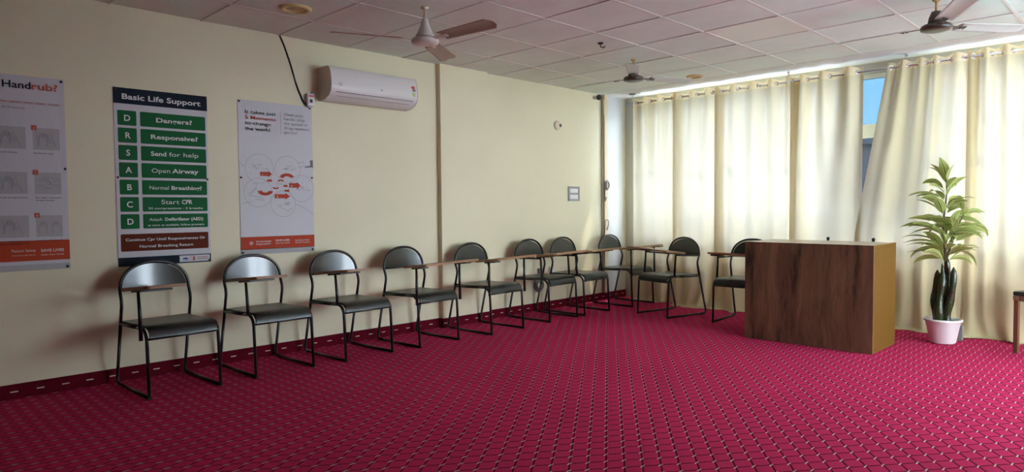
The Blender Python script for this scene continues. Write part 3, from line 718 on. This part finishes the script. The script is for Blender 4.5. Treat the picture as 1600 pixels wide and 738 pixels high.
# breaker box with cable, small wall fittings
t = thing('breaker_box', 'small white breaker switch on the wall left of the air conditioner', 'switch', (0, 2.702, 2.02))
boxobj('housing', (0, .045, -.03, .03, -.05, .05), M['white_pl'], t, .004)
boxobj('rating_label', (.0445, .0462, -.022, .024, .022, .038), M['red'], t); boxobj('toggle', (.0445, .055, -.01, .008, -.022, .004), M['black_pl'], t, .002)
bm = BM(); add_tube(bm, fillet([(.004, 2.468, 2.497), (.006, 2.50, 2.43), (.005, 2.555, 2.28), (.006, 2.60, 2.12), (.010, 2.655, 2.00), (.012, 2.69, 1.965)], .05), .006, 8)
tag(obj('power_cable', bm, M['dark_wire']), 'dark cable running from the ceiling edge down to the breaker switch', 'cable')
bm = BM(); add_tube(bm, fillet([(.012, 2.725, 2.075), (.02, 2.735, 2.10), (.02, 2.77, 2.075), (.02, 2.80, 2.07)], .02), .008, 8)
tag(obj('short_cable', bm, M['white_pl']), 'short pale cable between the breaker switch and the air conditioner', 'cable')
t = thing('switch_plate', 'grey framed double switch plate on the far left wall', 'switch', (0, 6.03, 1.297))
bm = BM()
for a in ((-.10, -.075, -.085, .085), (.075, .10, -.085, .085), (-.075, .075, .062, .085), (-.075, .075, -.085, -.062), (-.075, .075, -.010, .010)): add_box(bm, 0, .014, *a, bev=.002)
obj('frame', bm, mat('silver_grey_frame', (.30, .29, .28), .35), t)
for z in (-.036, .036): boxobj('switch_module', (0, .010, -.074, .074, z-.025, z+.025), M['white_pl'], t, .002)
t = thing('wall_rose', 'round white electrical rose on the wall above the switch plate', 'electrical fitting', (0, 5.742, 2.065))
mR = Matrix.Rotation(PI/2, 4, 'Y')
bm = BM(); add_lathe(bm, [(0, .0), (.052, 0), (.050, .016), (.03, .024), (0, .025)], seg=28, mtx=mR); obj('base', bm, mat('rose_plastic', (.70, .58, .46), .4), t)
bm = BM(); add_lathe(bm, [(0, .03), (.017, .03), (.019, .02), (.019, 0), (0, 0)], seg=16, mtx=Matrix.Translation((.0, .035, .0)) @ mR); obj('hole_cap', bm, mat('rose_cap_brown', (.12, .05, .04), .5), t)
t = thing('cable_conduit', 'tan vertical cable conduit on the wall at the room corner', 'conduit', (0, 6.60, 0))
boxobj('channel', (0, .035, -.020, .052, .09, 2.498), mat('tan_conduit', (.60, .48, .30), .5), t, .003)
bm = BM(); add_tube(bm, [(.018, -.045, 2.49), (.018, -.045, 1.2), (.018, -.04, .5), (.018, -.045, .10)], .008, 8); obj('pipe', bm, mat('grey_brown_pipe', (.30, .25, .17), .5), t)
bm = BM(); add_box(bm, .0, .036, -.034, -.022, 2.26, 2.44, bev=.002); obj('joint_cover', bm, M['beige_pl'], t)
bm = BM()
for k in range(3): add_tube(bm, [(.05+.006*k, .005+(.042-.006*k)*math.cos(a), 1.405+(.055-.006*k)*math.sin(a)) for a in [2*PI*q/20+.2*k for q in range(21)]], .007, 6)
add_tube(bm, fillet([(.05, -.03, 1.36), (.055, -.045, 1.27), (.05, -.03, 1.20), (.055, -.01, 1.26)], .03), .007, 6)
for v in bm.verts: v.co.y += 6.60
tag(obj('cable_coil', bm, M['grey_wire']), 'grey coil of cable hanging on the corner conduit', 'cable')
bm = BM(); add_tube(bm, fillet([(.04, 6.615, .86), (.07, 6.615, .93), (.07, 6.60, .985), (.06, 6.56, .985), (.05, 6.56, .80), (.04, 6.57, .50), (.03, 6.565, .12)], .03), .005, 6)
tag(obj('hooked_wire', bm, M['grey_wire']), 'thin hooked wire against the conduit above the corner chair', 'wire')
bm = BM()
for k in range(4): add_tube(bm, [(.016+.007*k, 5.41+(.075-.009*k)*math.cos(a), .29+(.075-.009*k)*math.sin(a)) for a in [2*PI*q/22+.3*k for q in range(23)]], .008, 6)
tag(obj('floor_cable_coil', bm, M['grey_wire']), 'round coil of grey cable hung low on the wall near the floor', 'cable')
bm = BM(); add_box(bm, 0, .035, 5.40, 5.455, .40, .47, bev=.006); tag(obj('dark_socket', bm, M['grey_pl']), 'small dark socket on the wall just above the low cable coil', 'socket')
bm = BM(); add_box(bm, 0, .03, 5.585, 5.665, .41, .475, bev=.006); tag(obj('pale_socket', bm, M['white_pl']), 'small pale socket low on the wall right of the dark socket', 'socket')

# ------------------------------------------------------------------ posters
VM = ['v_white', 'v_grey', 'v_navy', 'v_green', 'v_brown', 'v_orange', 'v_text', 'v_black', 'v_ink', 'v_orange_dk', 'v_blue']
VI = {n: i for i, n in enumerate(VM)}
class Poster:
    """sheet on the left wall; s runs right 0..1, t runs down 0..1"""
    def __init__(self, y0, z0, w_, h_): self.y0, self.z0, self.w, self.h = y0, z0, w_, h_; self.bm = BM(); self.lay = 0; self.quad(0, 1, 0, 1, 'v_white', .003)
    def P(self, s_, t_, d): return (d, s_*self.w, -t_*self.h)
    def quad(self, s0, s1, t0, t1, m, d, r=0):
        w_, h_ = self.w, self.h
        if r:
            pts = []
            for cs, ct, a0 in ((s1*w_-r, t0*h_+r, -90), (s1*w_-r, t1*h_-r, 0), (s0*w_+r, t1*h_-r, 90), (s0*w_+r, t0*h_+r, 180)):
                for k in range(5): a = D(a0+k*22.5); pts.append((cs+r*math.cos(a), ct+r*math.sin(a)))
            f = self.bm.faces.new([self.bm.verts.new((d, p, -q)) for p, q in pts]); f.material_index = VI[m]
        else:
            add_box(self.bm, d-.0012 if d > .0035 else .0005, d, s0*w_, s1*w_, -t1*h_, -t0*h_, VI[m])
    def poly(self, pts, m, d):
        f = self.bm.faces.new([self.bm.verts.new(self.P(a, b, d)) for a, b in pts]); f.material_index = VI[m]
    def stroke(self, pts, m='v_ink', wd=.0016, d=.0062):
        Q = [Vector((a*self.w, -b*self.h)) for a, b in pts]
        L_, R2 = [], []
        for i, q in enumerate(Q):
            tt = (Q[min(i+1, len(Q)-1)]-Q[max(i-1, 0)])
            if tt.length < 1e-9: tt = Vector((1, 0))
            tt.normalize(); nn = Vector((-tt.y, tt.x))*wd/2
            L_.append(self.bm.verts.new((d, *(q+nn)))); R2.append(self.bm.verts.new((d, *(q-nn))))
        for i in range(len(Q)-1):
            f = self.bm.faces.new((L_[i], R2[i], R2[i+1], L_[i+1])); f.material_index = VI[m]
    def circle(self, cs, ct, r, m='v_ink', wd=.0016, n=40, a0=0, a1=360):
        self.stroke([(cs+r/self.w*math.cos(D(a0+(a1-a0)*k/n)), ct-r/self.h*math.sin(D(a0+(a1-a0)*k/n))) for k in range(n+1)], m, wd)
    def text(self, txt, s_, t_, size, m='v_text', bold=0, align='CENTER', d=.0075, fit=None):
        """baseline at t_; size = cap-ish height in metres; fit = width in s to squeeze to"""
        cu = bpy.data.curves.new('tmp', 'FONT'); cu.body = txt; cu.size = size*1.40; cu.align_x = align; cu.offset = bold*size; cu.resolution_u = 3
        ob = bpy.data.objects.new('tmp', cu); col.objects.link(ob)
        me = bpy.data.meshes.new_from_object(ob.evaluated_get(bpy.context.evaluated_depsgraph_get()))
        bpy.data.objects.remove(ob); bpy.data.curves.remove(cu)
        xs_ = [v.co.x for v in me.vertices]
        k = 1.0
        if fit and xs_: k = fit*self.w/(max(xs_)-min(xs_))
        b2 = bmesh.new(); b2.from_mesh(me); bpy.data.meshes.remove(me)
        vm = {v: self.bm.verts.new((d, s_*self.w+v.co.x*k, -t_*self.h+v.co.y)) for v in b2.verts}
        for f in b2.faces:
            try: nf = self.bm.faces.new([vm[v] for v in f.verts]); nf.material_index = VI[m]
            except ValueError: pass
        w2 = (max(xs_)-min(xs_))*k if xs_ else 0
        b2.free(); return w2/self.w
    def done(self, label, nails):
        me = bpy.data.meshes.new('poster'); self.bm.to_mesh(me); self.bm.free()
        for n in VM: me.materials.append(M[n])
        o = bpy.data.objects.new('poster', me); col.objects.link(o); o.location = (0.0015, self.y0, self.z0); tag(o, label, 'poster', 'printed vinyl posters on the left wall')
        for a, b in nails:
            bm = BM(); add_lathe(bm, [(0, .013), (.007, .011), (.008, .006), (.004, .003), (.004, .0)], seg=10, mtx=Matrix.Translation((0, a*self.w, -b*self.h)) @ Matrix.Rotation(PI/2, 4, 'Y'))
            obj('nail', bm, M['plate'], o)
        return o
# -- Basic Life Support
p = Poster(1.296, 1.962, .602, 1.195)
p.quad(0, 1, 0, .088, 'v_navy', .0045); p.quad(0, 1, .950, 1, 'v_navy', .0045)
p.text('Basic Life Support', .50, .062, .036, bold=.03, fit=.84)
rows = [('D', [('Dangers?', 1)]), ('R', [('Responsive?', 1)]), ('S', [('Send', 1), (' for help', 0)]), ('A', [('Open ', 0), ('Airway', 1)]), ('B', [('Normal ', 0), ('Breathing?', 1)]), ('C', [('Start ', 0), ('CPR', 1)]), ('D', [('Attach ', 0), ('Defibrillator (AED)', 1)])]
fits = [.55, .72, .72, .72, .80, .46, .82]; sub = {5: '30 compressions : 2 breaths', 6: 'as soon as available, follow prompts'}
for i, (k, parts) in enumerate(rows):
    t0 = .125+.0968*i; t1 = t0+.083
    p.quad(.035, .225, t0, t1, 'v_green', .0045, .008); p.quad(.262, .975, t0, t1, 'v_green', .0045, .008)
    p.text(k, .13, t0+.058, .040, bold=.025)
    base = t0+(.053 if i not in sub else .040); size = .030 if i not in (4, 6) else .026
    if i == 6: size = .021
    total = fits[i]*.713
    # lay the light and the bold run side by side
    n_all = sum(len(a) for a, _ in parts); cur = .6185-total/2
    for a, bo in parts:
        share = total*len(a.strip())/sum(len(q.strip()) for q, _ in parts)*(.955 if len(parts) > 1 else 1)
        p.text(a.strip(), cur, base, size, bold=.03*bo, align='LEFT', fit=share); cur += share+.03*(len(parts) > 1)
    if i in sub: p.text(sub[i], .6185, t0+.070, .0135, bold=.015, fit=.60 if i == 5 else .62)
p.quad(.03, .975, .818, .916, 'v_brown', .0045, .008)
p.text('Continue Cpr Until Responsiveness Or', .505, .858, .0185, bold=.02, fit=.86); p.text('Normal Breathing Return', .505, .897, .0185, bold=.02, fit=.58)
p.quad(.64, .985, .955, .993, 'v_white', .006)
p.circle(.705, .988, .020, 'v_blue', .010, 16, 35, 145); p.stroke([(.66, .988), (.75, .988)], 'v_blue', .002, .0075); p.poly([(.70, .976), (.712, .976), (.712, .983), (.70, .983)], 'v_blue', .0075)
p.circle(.785, .974, .016, 'v_orange_dk', .0025, 20, 40, 300); p.poly([(.79, .965), (.81, .962), (.815, .985), (.785, .985)], 'v_orange_dk', .0075)
for k in range(2): p.stroke([(.835, .969+.010*k), (.965, .969+.010*k)], 'v_orange_dk' if k == 0 else 'v_ink', .004, .0075)
p.done('Basic Life Support poster with green panels and a navy heading', [(.02, .012), (.98, .012), (.02, .5), (.98, .5), (.02, .988), (.98, .988)])
# -- 5 moments
p = Poster(2.121, 1.970, .604, 1.170)
p.quad(0, 1, .965, 1, 'v_grey', .0045); p.quad(0, 1, .885, .968, 'v_orange', .0045)
for k, (tx, m_) in enumerate((('It takes just', 'v_black'), ('5 Moments', 'v_orange'), ('to change', 'v_black'), ('the world', 'v_black'))):
    p.text(tx, .085, .085+.036*k, .026, m_, .008, 'LEFT', fit=(.40, .40, .34, .325)[k])
p.stroke([(.555, .055), (.555, .205)], 'v_ink', .0018)
for k, tx in enumerate(('Clean your', 'hands, stop', 'the spread of', 'drug-resistant', 'germs!')):
    p.text(tx, .60, .078+.030*k, .0215, 'v_ink', .0, 'LEFT', fit=(.27, .29, .33, .355, .18)[k])
def q3(u, v):       # fractions measured across the drawing area
    return (u-25)/640*1.0, .365+(v-115)/610*.375
def arrow(x0, x1, yc, h_, num=None, m_='v_orange'):
    xm = x1-(x1-x0)*.32
    p.poly([q3(*a) for a in ((x0, yc-h_*.32), (xm, yc-h_*.32), (xm, yc-h_*.52), (x1, yc), (xm, yc+h_*.52), (xm, yc+h_*.32), (x0, yc+h_*.32))], m_, .0065)
    if num: a = q3(x0+.12*(x1-x0), yc+h_*.24); p.text(num, a[0], a[1], .019, 'v_white', .01, 'LEFT')
    if x1-x0 > 60:
        a = q3(x0+.35*(x1-x0), yc+2); p.stroke([a, (a[0]+.06, a[1])], 'v_orange_dk', .003, .0075)
        a = q3(x0+.35*(x1-x0), yc+14); p.stroke([a, (a[0]+.05, a[1])], 'v_orange_dk', .003, .0075)
def bow(cx, cy, ro, ri, a0, a1, num=None):
    n = 12; A = [D(a0+(a1-a0)*k/n) for k in range(n+1)]
    for k in range(n):
        p.poly([q3(cx+r_*math.cos(a), cy-r_*.85*math.sin(a)) for r_, a in ((ri, A[k]), (ro, A[k]), (ro, A[k+1]), (ri, A[k+1]))], 'v_orange', .0065)
    a = q3(cx+.5*(ro+ri)*math.cos(A[0])-14, cy-.5*(ro+ri)*.85*math.sin(A[0])+14)
    if num: p.text(num, a[0], a[1], .019, 'v_white', .01, 'LEFT', d=.0078)
rs_ = random.Random(5)
for cx, cy, r_ in ((190, 235, 118), (432, 235, 112), (175, 490, 118), (552, 440, 112), (388, 610, 108)):
    a = q3(cx, cy); p.circle(a[0], a[1], r_/640*p.w, 'v_ink', .0016, 44)
    if cx == 175: continue
    for k in range(16):
        x = cx+rs_.uniform(-.5, .5)*r_; y = cy+rs_.uniform(-.35, .15)*r_+(10 if cy > 400 else -15); p.stroke([q3(x, y), q3(x+rs_.uniform(8, 30), y+rs_.uniform(-14, 14)), q3(x+rs_.uniform(10, 34), y+rs_.uniform(-4, 18))], 'v_ink', .0014)
p.stroke([q3(*a) for a in ((130, 400), (165, 395), (160, 430), (110, 490), (85, 505), (105, 525), (165, 440))], 'v_ink', .0022)
p.stroke([q3(*a) for a in ((105, 520), (150, 530), (215, 545), (222, 570), (150, 560))], 'v_ink', .0022)
for pts in (((28, 185), (70, 218)), ((500, 615), (575, 655), (664, 735)), ((530, 205), (585, 190), (660, 180)), ((40, 605), (130, 585)), ((340, 640), (430, 690), (470, 655)), ((520, 155), (590, 152))): p.stroke([q3(*a) for a in pts], 'v_ink', .002)
p.poly([q3(*a) for a in ((636, 125), (664, 118), (664, 212), (648, 200), (590, 208), (588, 198), (640, 185))], 'v_ink', .0066)
arrow(195, 295, 290, 68, '1'); arrow(445, 545, 408, 76, '4'); arrow(315, 450, 528, 70, '5'); arrow(253, 297, 360, 34); arrow(393, 432, 415, 34); arrow(400, 447, 467, 32)
bow(425, 335, 68, 32, 170, 20, '2'); bow(235, 465, 66, 30, 190, 350, '3'); bow(370, 372, 30, 14, 170, 20); bow(325, 428, 28, 12, 190, 350)
for k in range(14):
    x, y = 350+rs_.uniform(-35, 35), 405+rs_.uniform(-22, 18); p.stroke([q3(x, y), q3(x+rs_.uniform(5, 18), y+rs_.uniform(-9, 9))], 'v_ink', .0012)
for r_ in (.013, .009, .005): p.circle(.13, .926, r_, 'v_text', .0016, 18)
p.text('World Health', .19, .922, .0125, 'v_text', .012, 'LEFT', fit=.20); p.text('Organization', .19, .938, .0125, 'v_text', .012, 'LEFT', fit=.19)
p.text('SAVE LIVES', .45, .920, .0145, 'v_text', .02, 'LEFT', fit=.19); p.text('Clean Your Hands', .45, .936, .009, 'v_text', .01, 'LEFT', fit=.19)
p.text('No Action Today', .72, .923, .011, 'v_text', .01, 'LEFT', fit=.20); p.text('No Cure Tomorrow', .72, .938, .011, 'v_text', .01, 'LEFT', fit=.21)
p.done('white hand hygiene poster with orange arrows and circles, nearest the air conditioner', [(.02, .012), (.97, .012), (.02, .5), (.98, .49), (.02, .985), (.97, .985)])
# -- hand rub (its left half lies outside the photo)
p = Poster(.418, 1.970, .604, 1.192)
p.quad(0, 1, .968, 1, 'v_grey', .0045); p.quad(0, 1, .845, .950, 'v_orange', .0045)
def q1(u, v):       # u px across 0..102 -> s ; v px down 118..420 -> t
    return .455+u*(.545/104), (v-125+.10*(104-u))/(295+.06*(104-u))
p.text('How to', .17, .066, .038, 'v_black', .02, fit=.26)
p.text('Hand', .470, .066, .043, 'v_black', .022, 'LEFT', fit=.235); p.text('rub?', .712, .066, .043, 'v_orange_dk', .022, 'LEFT', fit=.222)
p.text('WASH HANDS WHEN VISIBLY SOILED', .425, .142, .0115, 'v_orange_dk', .012, 'LEFT', fit=.53)
p.text('Duration: 20-30 seconds', .33, .170, .0115, 'v_ink', .01, 'LEFT', fit=.32)
caps = [['Rub hands palm to palm', ''], ['Backs of fingers to opposing palms', 'with fingers interlocked'], ['Once dry, your hands are safe.', '']]
capl = [['covering all surfaces;', ''], ['palm to palm with fingers interlaced;', ''], ['Rotational rubbing, backwards and', 'forwards with clasped fingers of right']]
def hand(cs, ct, sc, flip=1):
    O = [(-.9, 1.5), (-1, .5), (-1.35, -.1), (-1.2, -.35), (-.8, .1), (-.75, -1.0), (-.55, -1.05), (-.45, -.2), (-.4, -1.35), (-.15, -1.4), (-.1, -.25), (.05, -1.3), (.28, -1.25), (.28, -.2), (.5, -.95), (.68, -.85), (.62, .3), (.45, .9), (.5, 1.5)]
    p.stroke([(cs+flip*a*sc/p.w, ct+b*sc/p.h) for a, b in O], 'v_ink', .0016)
for r_ in range(3):
    t0 = (.262, .492, .715)[r_]; t1 = t0+.112
    for c_, (s0, s1) in enumerate(((.02, .26), (.385, .655), (.715, .945))):
        p.quad(s0, s1, t0, t1, 'v_grey', .0042)
        p.quad(s0-.012, s0+.032, t0-.012, t0+.012, 'v_orange_dk', .0056); p.text(str(r_*3+c_), s0+.010, t0+.007, .013, 'v_white', .01)
        cs, ct = .5*(s0+s1), .5*(t0+t1)
        if r_ == 2 and c_ == 2: hand(cs-.05, ct+.006, .026, 1); hand(cs+.05, ct+.006, .026, -1)
        elif r_ == 1 and c_ == 2:
            p.stroke([(s0+.01, ct-.012), (cs-.05, ct-.014), (cs-.045, ct-.028), (cs+.03, ct-.03), (cs+.05, ct-.012), (s1-.01, ct-.016)], 'v_ink'); p.stroke([(s0+.01, ct+.010), (cs-.05, ct+.012), (cs-.02, ct+.026), (cs+.04, ct+.024), (cs+.05, ct+.008), (s1-.01, ct+.012)], 'v_ink')
            for k in range(4): p.stroke([(cs-.045+.012*k, ct-.018+.008*k), (cs+.0+.012*k, ct-.022+.009*k), (cs+.02, ct-.004+.006*k)], 'v_ink')
        else:
            hand(cs-.02, ct, .030, 1 if c_ else -1); p.stroke([(cs+.03, ct-.03), (cs+.055, ct+.005), (cs+.085, ct+.045)], 'v_ink'); p.stroke([(cs-.09, ct-.035), (cs-.06, ct), (cs-.085, ct+.04)], 'v_ink')
            for k in range(3): p.stroke([(cs-.05+.02*k, ct-.025), (cs-.02+.02*k, ct-.005), (cs+.01+.02*k, ct+.02)], 'v_ink')
        cp_ = caps[r_] if c_ == 2 else capl[r_]
        for k, tx in enumerate(cp_):
            if tx: p.text(tx, s0, t1+.022+.014*k, .0085, 'v_black', .02, 'LEFT', fit=(s1-s0)*(.98 if len(tx) > 26 else .72))
p.text('Patient Safety', .50, .902, .0165, 'v_text', .0, 'LEFT', fit=.20); p.text('A World Alliance for Safer Health Care', .50, .922, .007, 'v_text', 0, 'LEFT', fit=.20)
p.text('SAVE LIVES', .745, .905, .0175, 'v_text', .012, 'LEFT', fit=.20); p.text('Clean Your Hands', .745, .924, .0095, 'v_text', 0, 'LEFT', fit=.20)
p.done('hand rub instruction poster cut off by the left edge of the photo', [(.975, .012), (.985, .47), (.975, .988), (.02, .012), (.02, .988)])
